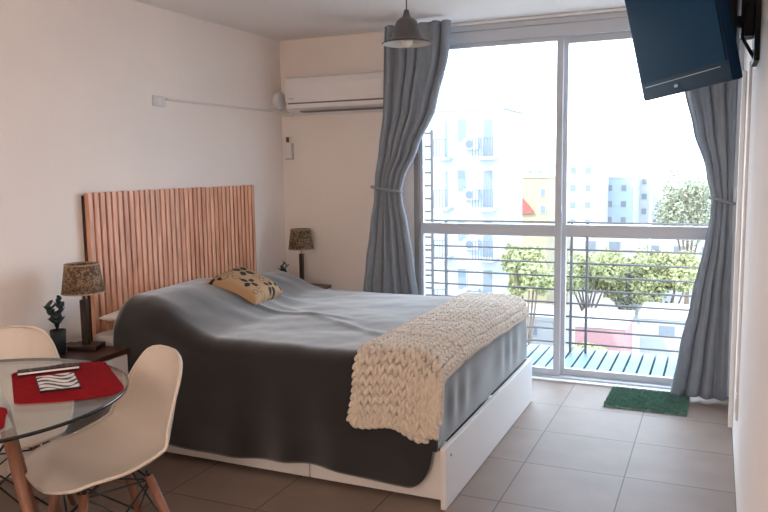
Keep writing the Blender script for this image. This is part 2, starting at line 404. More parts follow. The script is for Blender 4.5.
# ------------------------------------------------------------------ bed
bed = thing('bed', 'white double bed frame with drawers under grey bedding', 'bed', (0,0,0))
box('foot_panel', 1.952, 1.975, -2.050, -.505, .004, .262, 'bed_white', bed, .003)
b = nbm(); bx(b, .07, 1.951, -1.985, -1.965, .02, .262, .002); bx(b, .07, 1.951, -.54, -.52, .02, .262, .002); bx(b, .06,.08,-1.96,-.545,.02,.262,.002)
obj('frame', b, 'bed_white', bed)
for x0, x1 in ((.09, 1.315), (1.322, 1.945)):
    d = box('drawer', x0, x1, -2.004, -1.986, .022, .235, 'bed_white', bed, .003)
    box('drawer_handle', (x0+x1)/2-.06, (x0+x1)/2+.06, -2.014, -2.0045, .19, .20, 'chrome', d, .002)
box('slat_base', .085, 1.88, -1.96, -.545, .20, .262, 'bed_white', bed, .002)
b = nbm(); lathe(b, [(.001,0),(.006,0),(.006,.002),(.001,.002)], 12)
for v in b.verts: v.co = Vector((1.975+v.co.z, -1.985+v.co.x, .215+v.co.y))
obj('screw_cap', b, 'rail', bed)
tag(box('mattress', .05, 1.875, -1.985, -.55, .2635, .575, 'mattress', None, .04), 'thick pale mattress showing below the pillow at the head end', 'mattress')

# bedspread
ZB = .255
YN, YFAR, XF, RR = -2.045, -.50, 1.937, .085
def ss(a, b_, x):
    t = max(0, min(1, (x-a)/(b_-a))); return t*t*(3-2*t)
def top_h(x, y):
    h = .612 + .012*math.exp(-((y+1.25)/.5)**2)
    p = 1-ss(.38, .84, x)                              # pillows under the cloth
    side = ss(-2.10, -1.90, y)*(1-ss(-.62, -.46, y))
    dip = 1-.38*math.exp(-((y+1.2)/.13)**2)
    near = .165 if y < -1.3 else .115
    if -1.3 < y < -1.1: near = .165 + (.115-.165)*(y+1.3)/.2
    if y > -1.1: p = 1-ss(.30, .66, x)
    h += p*near*(.45+.55*side)*dip
    h += -.035*(1-ss(.235,.30,x))
    # long shallow wrinkles
    h += .010*noise.noise(Vector((x*2.2+3, y*4.0, 1))) + .005*noise.noise(Vector((x*4+y*2, y*7-x*3, 5))) + .002*noise.noise(Vector((x*14, y*12, 9)))
    d = abs((y+1.75) - .35*math.sin(x*1.6)); h += .010*math.exp(-(d/.025)**2)*ss(.4,.7,x)*(1-ss(1.1,1.4,x))
    d = abs((y+1.50) - .25*math.sin(x*2.2+.5)); h += .008*math.exp(-(d/.03)**2)*ss(.6,.9,x)
    return h
def zb_near(x):
    z = .085 + .015*math.sin(x*6) + .012*noise.noise(Vector((x*4,0,0)))
    if x > 1.80: z += .17*(1-math.sqrt(max(0, 1-min(1, ((x-1.80)/.115))**2)))
    return z
def fold(t, edge, sgn):
    """t = distance along cloth measured past (edge-RR); returns (pos offset along, drop, past)"""
    if t <= 0: return t, 0., 0.
    if t < RR*PI/2:
        th = t/RR; return RR*math.sin(th), RR*(1-math.cos(th)), 0.
    return RR, RR, t - RR*PI/2
DN = .44; DF = .27; DFAR = .25
def duvet_pos(a, c):
    """a = cloth coordinate along x, c = cloth coordinate along y (from YN side, growing to the window)"""
    x0 = a; q = 0.; dA = 0.
    if a > XF-RR:
        o_, dA, past = fold(a-(XF-RR), XF, 1); x0 = XF-RR+o_; q = past/DF
    y = c; dB = 0.; s = 0.; f = 0.
    if c < YN+RR:
        o_, dB, past = fold((YN+RR)-c, YN, -1); y = YN+RR-o_; s = past/DN
    elif c > YFAR-RR:
        o_, dB, past = fold(c-(YFAR-RR), YFAR, 1); y = YFAR-RR+o_; f = past/DFAR
    z = top_h(min(x0, XF-RR*.5), max(min(y, YFAR), YN)) - dA - dB
    if dA and dB: z = top_h(x0, y) - (dA**3+dB**3)**(1/3)
    x = x0
    if s > 0:
        zb = zb_near(x0); z = z - s*(z-zb)
        y += -.010*math.sin(s*PI) - s*.018*(.5+.5*math.sin(x0*17+2*math.sin(x0*5)))*(1-.7*ss(1.7,1.9,x0)) - .008*noise.noise(Vector((x0*6, s*3, 2)))*s
    if f > 0: z = z - f*(z-.30)
    if q > 0:
        z = z - q*(z-.258); x += .006*math.sin(y*26+2*math.sin(y*7))*(1-abs(2*q-1)) + .003*q
    return Vector((x, y, z))
A0, A1 = .255, XF-RR+RR*PI/2+DF
C0, C1 = YN+RR-RR*PI/2-DN, YFAR-RR+RR*PI/2+DFAR
def keep(u, v):
    a = A0+(A1-A0)*u; c = C0+(C1-C0)*v
    return not (a > XF-RR+RR*PI/2 and (c < YN+RR-RR*PI/2 or c > YFAR-RR+RR*PI/2))
b = nbm(); grid(b, 190, 200, lambda u, v: duvet_pos(A0+(A1-A0)*u, C0+(C1-C0)*v), keep)
bmesh.ops.delete(b, geom=[v for v in b.verts if not v.link_faces], context='VERTS')
o = obj('bedspread', b, 'duvet', None, True); thicken(o, .012, -1)
tag(o, 'dark grey bedspread draped over the whole bed down to the floor', 'bedspread')

# pillow at the head end
def pillow_mesh(P4, th, nu=28, nv=28, puff=.45):
    """P4 = corners L,T,R,B; closed cushion with pinched corners"""
    L, T, Rr, B = [Vector(p) for p in P4]
    n = ((Rr-L).cross(T-B)).normalized()
    if n.z < 0: n = -n
    bm = nbm(); rows = {}
    def pos(u, v, s):
        p = (L*(1-u)+B*u)*(1-v) + (T*(1-u)+Rr*u)*v
        cu, cv = 2*u-1, 2*v-1
        c = (L+T+Rr+B)/4
        # edges pulled in between the corners
        pull = .06*((1-cu*cu)*abs(cv)**3 + (1-cv*cv)*abs(cu)**3)
        p = p + (c-p)*pull
        h = ((1-cu**4)*(1-cv**4))**puff
        return p + n*th*h*s
    V = {}
    for s in (1, -1):
        for i in range(nu):
            for j in range(nv):
                edge = i in (0, nu-1) or j in (0, nv-1)
                if edge and s == -1: V[(i,j,-1)] = V[(i,j,1)]; continue
                V[(i,j,s)] = bm.verts.new(pos(i/(nu-1), j/(nv-1), s))
    for s in (1, -1):
        for i in range(nu-1):
            for j in range(nv-1):
                q = (V[(i,j,s)], V[(i+1,j,s)], V[(i+1,j+1,s)], V[(i,j+1,s)])
                bm.faces.new(q if s == 1 else q[::-1])
    bmesh.ops.recalc_face_normals(bm, faces=bm.faces)
    return bm, pos, n
bm, _, _ = pillow_mesh([(.10,-1.99,.652),(.10,-1.25,.66),(.42,-1.27,.650),(.42,-1.90,.640)], .035)
tag(obj('pillow', bm, 'pillow', None, True), 'white pillow peeking out beneath the bedspread beside the headboard', 'pillow')

# patterned cushion
CP = [(.44,-1.53,.785),(.335,-1.10,.800),(.68,-1.15,.685),(.70,-1.46,.668)]
bm, cpos, cn = pillow_mesh(CP, .062, 110, 110)
tan, blk, ol = (.42,.25,.13), (.014,.011,.010), (.16,.11,.05)
fl = []   # (u, v, radius, style) u: L->B, v: L->T
def petals(u, v, r, n, style, rot=0):
    for k in range(n):
        t = rot+2*PI*k/n; fl.append((u+r*math.cos(t), v+r*math.sin(t), r*.66, style, t))
petals(.30,.62,.125,4,0,.5); petals(.62,.30,.10,4,0,.2); petals(.62,.72,.10,5,1,.3); petals(.25,.25,.12,3,1,.1); petals(.88,.62,.08,4,0,.6); petals(.86,.90,.075,4,0,.2)
petals(.08,.90,.07,4,1,.2); petals(.86,.25,.09,3,1,.4); petals(.10,.08,.06,3,0,0)
def cush_col(u, v):
    c = tan
    for fu, fv, fr, st, t in fl:
        dx, dy = u-fu, v-fv; ex = (dx*math.cos(t)+dy*math.sin(t))/1.02; ey = (-dx*math.sin(t)+dy*math.cos(t))/.74
        d = math.hypot(ex, ey)/fr
        if st == 0 and d < 1: return blk
        if st == 1 and .78 < d < 1.05: c = ol
    return c
def solve_uv(co):
    L, T, Rr, B = [Vector(p) for p in CP]; best = (.5,.5)
    u, v = .5, .5
    for _ in range(6):
        p = (L*(1-u)+B*u)*(1-v)+(T*(1-u)+Rr*u)*v; du = (B-L)*(1-v)+(Rr-T)*v; dv = (T-L)*(1-u)+(Rr-B)*u
        e = co-p; e = e - cn*e.dot(cn)
        a11, a12, a22 = du.dot(du), du.dot(dv), dv.dot(dv); b1, b2 = e.dot(du), e.dot(dv); det = a11*a22-a12*a12
        u += (b1*a22-b2*a12)/det; v += (a11*b2-a12*b1)/det
    return u, v
M['cush'] = attr_mat('tan cushion with black flowers', .8, bump=.2, bump_scale=300)
o = obj('cushion', bm, M['cush'], None, True)
setcol(o, lambda co: cush_col(*solve_uv(co)))
tag(o, 'tan cushion with black flowers lying on the bedspread', 'cushion')

# ------------------------------------------------------------------ chunky knitted throw
def throw_pt(s, t):
    """s 0..1 across (x), t arc length measured from the far end; centre surface just above the bedspread"""
    tt = t/1.93
    xl = 1.60 - .05*ss(.8,1,tt) + .012*math.sin(tt*5)
    xr = 1.955 + .015*math.sin(tt*6+1) + .035*tt
    a = xl + (xr-xl)*s
    c = -.56 - t
    return a, c
NC, NR, TL = 12, 44, 1.69
def tlen(s):   # length varies across, lowest in the two lower corners
    return TL + .035*math.cos(2*PI*s) + .115*s
def throw_frame(s, f):
    t = f*tlen(s); a, c = throw_pt(s, t)
    p = duvet_pos(a, c); e = .01
    pa = duvet_pos(a+e, c); pc = duvet_pos(a, c-e)
    du = (pa-p).normalized(); dv = (pc-p).normalized(); n = du.cross(dv).normalized()
    if n.z < 0 and abs(n.z) > .3: n = -n
    if n.y > 0 and abs(n.z) <= .3: n = -n
    if (n.z + -n.y + n.x) < 0: n = -n
    return p, du, dv, n
tb = thing('throw_blanket', 'cream chunky knitted throw across the foot of the bed', 'blanket', (0,0,0))
b = nbm()
def ellip(bm, c, ax, bx_, cx_, la, lb, lc, seg=8, rings=5):
    vs = []
    for i in range(1, rings):
        th = PI*i/rings
        vs.append([bm.verts.new(c + ax*(la*math.cos(th)) + bx_*(lb*math.sin(th)*math.cos(2*PI*k/seg)) + cx_*(lc*math.sin(th)*math.sin(2*PI*k/seg))) for k in range(seg)])
    t0 = bm.verts.new(c+ax*la); t1 = bm.verts.new(c-ax*la)
    for k in range(seg):
        bm.faces.new((t0, vs[0][(k+1)%seg], vs[0][k])); bm.faces.new((t1, vs[-1][k], vs[-1][(k+1)%seg]))
    for p_, q_ in zip(vs, vs[1:]):
        for k in range(seg): bm.faces.new((p_[k], p_[(k+1)%seg], q_[(k+1)%seg], q_[k]))
for j in range(NR):
    for i in range(NC):
        for sd in (-1, 1):
            s = (i+.5+sd*.195)/NC; f = (j+.5+random.uniform(-.06,.06))/NR
            p, du, dv, n = throw_frame(s, f)
            ang = sd*R(20+random.uniform(-5,5))
            ax = (dv*math.cos(ang) - du*math.sin(ang)).normalized()
            by = n.cross(ax).normalized()
            hgt = .019 + random.uniform(-.002,.004)
            ellip(b, p+n*hgt, ax, by, n, .0300, .0110, .0170)
bmesh.ops.recalc_face_normals(b, faces=b.faces)
obj('knitted_stitches', b, 'wool', tb, True)
b = nbm(); grid(b, 30, 100, lambda u, v: (lambda F: F[0]+F[3]*.009)(throw_frame(.01+.98*u, .005+.985*v))); o = obj('backing_knit', b, 'wool', tb, True); thicken(o, .008, 0)
b = nbm()
def border(path_fn, n):
    for k in range(n):
        f = (k+.5)/n; s, ff = path_fn(f); p, du, dv, n_ = throw_frame(s, ff)
        s2, f2 = path_fn(min(1, f+.01)); s1, f1 = path_fn(max(0, f-.01))
        d = throw_frame(s2, f2)[0]-throw_frame(s1, f1)[0]; d = d.normalized(); by = n_.cross(d).normalized()
        for sd in (-1, 1):
            ax = (d*math.cos(sd*.55)+by*math.sin(sd*.55)).normalized()
            ellip(b, p+n_*.017+by*(sd*.006), ax, n_.cross(ax).normalized(), n_, .026, .0135, .016)
border(lambda f: (0, f), 56); border(lambda f: (1, f), 60); border(lambda f: (f, 1), 15); border(lambda f: (f, 0), 12)
bmesh.ops.recalc_face_normals(b, faces=b.faces)
obj('edge_stitches', b, 'wool', tb, True)

# ------------------------------------------------------------------ nightstands, lamps, plants
def nightstand(name, label, loc, group=None):
    t = thing(name, label, 'nightstand', loc, 0, group)
    box('top_board', .001, .385, -.215, .215, .522, .545, 'darkwood', t, .003)
    b = nbm(); bx(b, .003, .365, -.20, -.185, .0, .521, .002); bx(b, .003, .365, .185, .20, .0, .521, .002); bx(b, .003, .018, -.184, .184, .03, .521, .001); bx(b, .019, .362, -.184, .184, .38, .392, .001); bx(b, .019, .362, -.184, .184, .03, .045, .001)
    obj('body', b, 'bed_white', t)
    d = box('drawer', .3655, .381, -.198, .198, .395, .518, 'bed_white', t, .002)
    b = nbm(); lathe(b, [(.001,0),(.009,0),(.006,.01),(.013,.018),(.012,.024),(.001,.026)], 16)
    for v in b.verts: v.co = Vector((.3812+v.co.z, v.co.x, .455+v.co.y))
    obj('knob', b, 'chrome', d, True)
    return t
nightstand('nightstand', 'white nightstand with a dark wooden top beside the near side of the bed', (0,-2.285,0))
ns2 = nightstand('nightstand', 'dark topped nightstand in the corner on the far side of the bed', (0,-.225,0))

def table_lamp(label, loc, rz, h=.42, s=1.):
    t = thing('table_lamp', label, 'lamp', loc, rz, None)
    box('base', -.07*s, .07*s, -.055*s, .055*s, 0, .022, 'lampwood', t, .004)
    box('column', -.0155*s, .0155*s, -.0155*s, .0155*s, .022, h*.58, 'lampwood', t, .003)
    b = nbm(); tube(b, [(0,0,h*.58),(0,0,h*.90)], .007, 10); obj('stem', b, 'chrome', t, True)
    b = nbm(); r0, r1, zb, zt = .098*s, .078*s, h*.60+.025, h*1.0
    lathe(b, [(r0,zb),(r1,zt),(r1-.003,zt),(r0-.003,zb)], 40, close=True); sh = obj('lamp_shade', b, 'shade', t, True)
    b = nbm(); lathe(b, [(r0+.001,zb-.001),(r0+.001,zb+.006),(r0-.004,zb+.006),(r0-.004,zb-.001)], 40, close=True); obj('shade_trim', b, 'brown_shade_in', sh)
    b = nbm(); lathe(b, [(r1+.001,zt-.006),(r1+.001,zt+.001),(r1-.004,zt+.001),(r1-.004,zt-.006)], 40, close=True); obj('shade_trim', b, 'brown_shade_in', sh)
    b = nbm(); tube(b, [(-r1+.002,0,zt-.012),(0,0,h*.9),(r1-.002,0,zt-.012)], .002, 6); obj('shade_spider', b, 'chrome', sh)
    return t
l1 = table_lamp('table lamp with a brown patterned shade on the near nightstand', (.19,-2.15,.5455), R(20), .41)
table_lamp('small brown shaded table lamp in the far corner by the back wall', (.25,-.20,.5455), R(10), .42, .92)

def leafy(name, label, loc, scale, cup, seed, pot_r=.036, pot_h=.11, n=9, mat_='leaf_dark'):
    random.seed(seed)
    t = thing(name, label, 'plant', loc)
    b = nbm(); lathe(b, [(.001,.0),(pot_r*.82,0),(pot_r,pot_h),(pot_r*.92,pot_h),(pot_r*.88,pot_h-.012),(.001,pot_h-.012)], 20); obj('pot', b, cup, t, True)
    b = nbm(); lathe(b, [(.001,pot_h-.011),(pot_r*.87,pot_h-.011)], 20); obj('soil', b, 'soil', t)
    b = nbm()
    for k in range(n):
        a = 2*PI*k/n+random.uniform(-.3,.3); hh = scale*random.uniform(.5,1); lean = random.uniform(.1,.45)
        base = Vector((0,0,pot_h-.011)); tip = base+Vector((math.cos(a)*lean*hh, math.sin(a)*lean*hh, hh))
        mid = (base+tip)/2 + Vector((0,0,.01))
        tube(b, [base, mid, tip], .0022, 6)
        for q in range(5):
            f = .35+.65*q/4; p = base.lerp(tip, f); aa = a+q*2.4
            d = Vector((math.cos(aa), math.sin(aa), .9)).normalized(); sd_ = d.cross(Vector((0,0,1))).normalized(); nm = d.cross(sd_)
            ellip(b, p+d*.014, d, sd_, nm, .022, .011, .003, 8, 5)
    bmesh.ops.recalc_face_normals(b, faces=b.faces)
    obj('leaves', b, mat_, t, True)
    return t
leafy('potted_plant', 'small dark leafy plant in a black pot on the near nightstand', (.135,-2.265,.5455), .15, 'pot', 3)
leafy('potted_plant', 'tiny dark plant beside the far corner lamp', (.165,-.30,.5455), .13, 'pot', 8, .026, .06, 6)

# ------------------------------------------------------------------ pendant lamp
pl = thing('pendant_lamp', 'dark grey bell shaped pendant lamp hanging from the ceiling', 'lamp', (1.603,-1.5,HC))
zr = 1.955-HC
b = nbm(); lathe(b, [(.001,-.001),(.045,-.001),(.042,-.022),(.006,-.03)], 24); obj('ceiling_cap', b, 'pend', pl, True)
b = nbm(); tube(b, [(0,0,-.03),(0,0,zr+.13)], .0028, 8); obj('cord', b, 'black', pl, True)
po = [(.010,.150),(.014,.135),(.020,.118),(.034,.110),(.047,.098),(.056,.078),(.062,.05),(.072,.026),(.092,.010),(.117,0)]
b = nbm(); lathe(b, [(r, zr+z) for r, z in po]+[(r-.003, zr+z-.002) for r, z in po[::-1]], 48, close=True)
sh = obj('lamp_shade', b, 'pend', pl, True)
b = nbm(); lathe(b, [(r-.0045, zr+z-.0035) for r, z in po], 48); obj('shade_lining', b, 'pend_in', sh, True)
b = nbm(); lathe(b, [(.001,zr+.09),(.013,zr+.085),(.014,zr+.055),(.022,zr+.04),(.028,zr+.02),(.026,zr+.0),(.016,zr-.012),(.001,zr-.016)], 24); obj('bulb', b, 'bulb', pl, True)

# ------------------------------------------------------------------ television on its arm
BRc = Vector((2.967,-2.365,1.622)); ya, ti = .442, .224; TW, TH = .70, .44
tu = Vector((-math.sin(ya), math.cos(ya), 0)); tn = Vector((-math.cos(ya)*math.cos(ti), -math.sin(ya)*math.cos(ti), -math.sin(ti)))
tv_up = Vector((-math.cos(ya)*math.sin(ti), -math.sin(ya)*math.sin(ti), math.cos(ti)))
Mt = Matrix((tu, tv_up, tn)).transposed().to_4x4(); Mt.translation = BRc    # local x along the set (towards the window), y up, z out of the screen
tv = thing('television', 'flat dark television hung high on the right wall tilted down', 'television', BRc)
tv.matrix_world = Mt
b = nbm(); bx(b, 0, TW, 0, TH, -.030, 0, .008); obj('housing', b, 'tv', tv)
b = nbm(); bx(b, .10, TW-.10, .08, TH-.06, -.075, -.0305, .015); obj('rear_bulge', b, 'blackp', tv)
b = nbm(); bx(b, .022, TW-.022, .062, TH-.022, .0005, .002); obj('screen', b, 'screen', tv)
b = nbm(); bx(b, .06, TW-.05, .047, .0495, .0005, .003); obj('silver_line', b, 'silver', tv)
b = nbm(); lathe(b, [(.001,.0012),(.016,.0012),(.016,.003),(.001,.003)], 24)
for v in b.verts: v.co = Vector((TW*.55+v.co.x, .027+v.co.y*.35, v.co.z))
obj('badge', b, 'silver', tv)
mt = thing('tv_wall_mount', 'black folding metal wall mount arm behind the television', 'mount', (W, -1.80, 1.86))
box('wall_plate', -.018, -.0005, -.10, .10, -.13, .13, 'blackp', mt, .002)
ctr = BRc + tu*(TW*.5) + tv_up*(TH*.55) - tn*.078
ctr = ctr - tn*.026
lc = ctr - Vector((W,-1.80,1.86))
b = nbm(); tube(b, [(-.014,0,0),(-.035,-.045,.0),(lc.x*.55,lc.y*.4-.03,lc.z*.5)], .020, 8); obj('arm', b, 'blackp', mt)
b = nbm(); tube(b, [(lc.x*.55,lc.y*.4-.03,lc.z*.5),(lc.x,lc.y,lc.z)], .022, 8); obj('arm', b, 'blackp', mt)
box('swivel_block', lc.x*.55-.03, lc.x*.55+.03, lc.y*.4-.08, lc.y*.4+.02, lc.z*.5-.09, lc.z*.5+.09, 'blackp', mt, .006)
box('tilt_bracket', -.062, -.0185, -.085, .012, -.045, .19, 'blackp', mt, .005)
for z_ in (-.09, .0, .09):
    b = nbm(); lathe(b, [(.001,0),(.009,0),(.009,.008),(.001,.008)], 12)
    for v in b.verts: v.co = Vector((-.014-v.co.z, -.03+v.co.x, z_+v.co.y))
    obj('bolt', b, 'chrome', mt)
b = nbm(); tube(b, [(-.012,-.05,.10),(-.05,-.09,.05),(-.055,-.085,-.05),(-.02,-.06,-.11),(-.012,-.04,-.12)], .006, 8); obj('cable', b, 'blackp', mt, True)

# right wall conduit and plate
tag(box('cable_trunking', W-.022, W-.0005, -.66, -.60, .03, 1.83, 'white', None, .003), 'white vertical cable trunking on the right wall beside the curtain', 'trunking')
sk = thing('wall_outlet', 'small white outlet plate low on the right wall', 'outlet', (W,-1.28,.34))
box('plate', -.010, -.0005, -.04, .04, -.06, .06, 'acw', sk, .003); box('insert', -.0125, -.010, -.02, .02, -.03, .03, 'socket', sk, .001)
tag(box('cable_trunking', W-.012, W-.0005, -1.30, -1.26, .402, 1.80, 'white', None, .002), 'slim white cable duct on the right wall running from the television mount to the outlet', 'trunking')

# ------------------------------------------------------------------ green mat
gm = thing('door_mat', 'green artificial grass mat on the tiles before the window', 'mat', (2.603,-.27,0), R(-1))
box('backing', -.225, .225, -.195, .195, .0005, .008, 'grass', gm, .003)
b = nbm(); random.seed(5)
for k in range(9000):
    x, y = random.uniform(-.222,.222), random.uniform(-.192,.192); h = random.uniform(.010,.019); a = random.uniform(0, 2*PI); w = .0022
    dx, dy = math.cos(a)*w, math.sin(a)*w; lx, ly = random.uniform(-.006,.006), random.uniform(-.006,.006)
    v = [b.verts.new((x-dx,y-dy,.008)), b.verts.new((x+dx,y+dy,.008)), b.verts.new((x+lx,y+ly,.008+h))]; b.faces.new(v)
o = obj('grass_pile', b, 'grass', gm); o['kind'] = 'stuff'

# ------------------------------------------------------------------ glass table
TC = (.947,-3.347); TR, TZ = .456, .74
tb_ = thing('round_table', 'round glass topped table on splayed wooden legs in the left corner', 'table', (TC[0], TC[1], 0))
b = nbm(); lathe(b, [(.0005,TZ-.010),(TR-.004,TZ-.010),(TR-.004,TZ),(.0005,TZ)], 96); obj('glass_top', b, 'glass_table', tb_, False)
b = nbm(); lathe(b, [(TR-.0038,TZ-.0102),(TR,TZ-.009),(TR,TZ-.001),(TR-.0038,TZ+.0002)], 96, close=True); obj('glass_rim', b, 'edge', tb_, True)
tops = []; 
for k, a in enumerate([R(7), R(97), R(187), R(277)]):
    c, s = math.cos(a), math.sin(a)
    b = nbm(); tube(b, [(c*.145,s*.145,.66),(c*.215,s*.215,.35),(c*.295,s*.295,.001)], [.017,.016,.010], 14); lg = obj('leg', b, 'legwood', tb_, True)
    b = nbm(); tube(b, [(c*.118,s*.118,TZ-.0115),(c*.146,s*.146,.655)], [.013,.019], 14); obj('leg_bracket', b, 'acw', lg, True)
    tops.append((c, s))
b = nbm()
for k in range(4):
    c0, s0 = tops[k]; c1, s1 = tops[(k+1)%4]
    tube(b, [(c0*.15,s0*.15,.63),(c1*.235,s1*.235,.27)], .0035, 6); tube(b, [(c1*.15,s1*.15,.63),(c0*.235,s0*.235,.27)], .0035, 6)
    tube(b, [(c0*.15,s0*.15,.63),(c1*.15,s1*.15,.63)], .0035, 6)
obj('wire_brace', b, 'black', tb_, True)

# placemats
def poly_round(pts, r=.02, n=5):
    out = []; N = len(pts)
    for i in range(N):
        p = Vector((*pts[i],0)); a = Vector((*pts[i-1],0)); c = Vector((*pts[(i+1)%N],0))
        rr = min(r, (a-p).length*.45, (c-p).length*.45)
        p0 = p+(a-p).normalized()*rr; p1 = p+(c-p).normalized()*rr
        for k in range(n+1):
            f = k/n; q = p0*(1-f)**2 + p*2*f*(1-f) + p1*f*f; out.append((q.x, q.y))
    return out
b = nbm(); prism(b, poly_round([(.862,-3.115),(1.150,-3.345),(1.262,-3.272),(1.352,-3.165),(1.333,-3.108),(1.040,-2.890),(.93,-2.965)], .03), TZ+.0008, TZ+.004)
bmesh.ops.recalc_face_normals(b, faces=b.faces)
tag(obj('placemat', b, 'red'), 'red placemat with a zebra striped card on it', 'placemat', 'red placemats on the glass table')
b = nbm(); prism(b, poly_round([(1.165,-3.375),(1.215,-3.425),(1.30,-3.50),(1.25,-3.60),(1.14,-3.68),(.93,-3.62),(.90,-3.42)], .03), TZ+.0008, TZ+.004)
bmesh.ops.recalc_face_normals(b, faces=b.faces)
tag(obj('placemat', b, 'red'), 'empty red placemat cut off by the left edge of the photo', 'placemat', 'red placemats on the glass table')

# zebra card
ZQ = [Vector((.999,-3.137,0)), Vector((1.136,-3.242,0)), Vector((1.212,-3.164,0)), Vector((1.064,-3.050,0))]
b = nbm(); n = 60; V = []; lay = b.verts.layers.float_color.new('Col')
for i in range(n+1):
    V.append([b.verts.new((ZQ[0]*(1-i/n)+ZQ[1]*(i/n))*(1-j/n)+(ZQ[3]*(1-i/n)+ZQ[2]*(i/n))*(j/n)+Vector((0,0,TZ+.0105))) for j in range(n+1)])
for i in range(n):
    for j in range(n): b.faces.new((V[i][j], V[i+1][j], V[i+1][j+1], V[i][j+1]))
for i in range(n+1):
    for j in range(n+1):
        u, v = i/n, j/n
        w = math.sin(26*u + 5*math.sin(5.0*v+1.0) + 3*v) + .5*math.sin(9*u-11*v)
        col = (.02,.02,.02) if w > .35 else (.75,.72,.70)
        V[i][j][lay] = (*col, 1)
M['zebra'] = attr_mat('zebra striped print', .6)
zc = thing('zebra_card', 'black and white zebra striped card on the red placemat', 'card', (0,0,0))
obj('printed_face', b, M['zebra'], zc)
b = nbm(); prism(b, [(v.x, v.y) for v in [ZQ[0]+(ZQ[0]-ZQ[2])*.02, ZQ[1]+(ZQ[1]-ZQ[3])*.02, ZQ[2]+(ZQ[2]-ZQ[0])*.02, ZQ[3]+(ZQ[3]-ZQ[1])*.02]], TZ+.0045, TZ+.0102); bmesh.ops.recalc_face_normals(b, faces=b.faces); obj('card_block', b, 'blackp', zc)
# remote control on placemat
d = Vector((1.025-.915, -3.000+3.130, 0)); an = math.atan2(d.y, d.x)
rc = thing('remote_control', 'long black remote control with a pale edge at the back of the placemat', 'remote control', (.97,-3.062,TZ+.0042), an)
box('body', -.092, .092, -.021, .021, 0, .014, 'blackp', rc, .003); box('edge_strip', -.090, .090, -.0222, -.0212, .006, .012, 'acw', rc, 0)
b = nbm()
for i in range(9):
    for j in range(3): bx(b, -.075+i*.018, -.066+i*.018, -.013+j*.010, -.007+j*.010, .0142, .016)
obj('buttons', b, 'rail', rc)

# ------------------------------------------------------------------ chairs
KS = [(0,.230,.420,.045,.0,0),(.02,.226,.428,.112,.001,0),(.06,.207,.436,.168,.004,0),(.12,.175,.437,.203,.010,0),(.20,.13,.435,.215,.022,0),(.36,.02,.425,.232,.045,0),(.5,-.09,.43,.232,.075,.0),(.6,-.155,.47,.228,.06,.045),(.7,-.19,.545,.215,.02,.07),(.82,-.215,.645,.186,0,.055),(.92,-.232,.715,.158,0,.035),(.975,-.240,.757,.120,0,.02),(1,-.243,.770,.065,0,.01)]
def catmull(K, v):
    i = 0
    while i < len(K)-2 and v > K[i+1][0]: i += 1
    k0, k1, k2, k3 = K[max(i-1,0)], K[i], K[i+1], K[min(i+2,len(K)-1)]
    f = (v-k1[0])/(k2[0]-k1[0]); f = max(0, min(1, f)); h = k2[0]-k1[0]
    out = []
    for c in range(1, 6):
        m1 = (k2[c]-k0[c])/((k2[0]-k0[0]) or 1)*h; m2 = (k3[c]-k1[c])/((k3[0]-k1[0]) or 1)*h
        out.append((2*f**3-3*f*f+1)*k1[c] + (f**3-2*f*f+f)*m1 + (-2*f**3+3*f*f)*k2[c] + (f**3-f*f)*m2)
    return out
def shell_pt(u, v):
    r = catmull(KS, v); e = abs(u)**2.4
    vv = r[2]
    return Vector((r[0]+r[4]*e, vv*u, r[1]+r[3]*e - .012*(1-u*u)*math.exp(-((v-.36)/.15)**2)))
def make_chair(label):
    t = thing('dining_chair', label, 'chair', (0,0,0), 0, 'cream shell chairs around the glass table')
    b = nbm(); grid(b, 33, 65, lambda u, v: shell_pt(2*u-1, v)); o = obj('seat_shell', b, 'shell', t, True); thicken(o, .008, 0)
    b = nbm()
    for s in (1, -1):
        tube(b, [shell_pt(s, v/60)+Vector((0,0,.0)) for v in range(61)], .0062, 8)
    tube(b, [shell_pt(-1+2*k/20, 0) for k in range(21)], .0062, 8); tube(b, [shell_pt(-1+2*k/20, 1) for k in range(21)], .0062, 8)
    obj('shell_rim', b, 'shell', o, True)
    L = []
    for sx, sy in ((1,1),(1,-1),(-1,1),(-1,-1)):
        top = Vector((.01+sx*.105, sy*.105, .385)); bot = Vector((.0+sx*.205, sy*.205, .001))
        b = nbm(); tube(b, [top, top.lerp(bot,.5), bot], [.0155,.0145,.010], 14); obj('leg', b, 'legwood', t, True); L.append((top, bot))
    b = nbm()
    P_ = lambda i, f: L[i][0].lerp(L[i][1], f)
    for i, j in ((0,1),(1,3),(3,2),(2,0)):
        tube(b, [P_(i,.03), P_(j,.62)], .0035, 6); tube(b, [P_(j,.03), P_(i,.62)], .0035, 6); tube(b, [P_(i,.03), P_(j,.03)], .0035, 6)
    tube(b, [P_(0,.03), P_(3,.03)], .0035, 6); tube(b, [P_(1,.03), P_(2,.03)], .0035, 6)
    for i in range(4): tube(b, [P_(i,.0), P_(i,-.04)+Vector((0,0,.005))], .006, 6)
    obj('wire_brace', b, 'black', t, True)
    return t
ch = make_chair('cream shell chair with wooden legs nearest the bed, in front of the glass table')
ch.location = (1.11,-2.975,0); ch.rotation_euler = (0,0,R(245))
dup(ch, (.51,-2.87,0), R(315), 'cream shell chair between the glass table and the left wall')
dup(ch, (1.0,-3.66,0), R(113), 'cream shell chair barely visible in the bottom left corner of the photo')

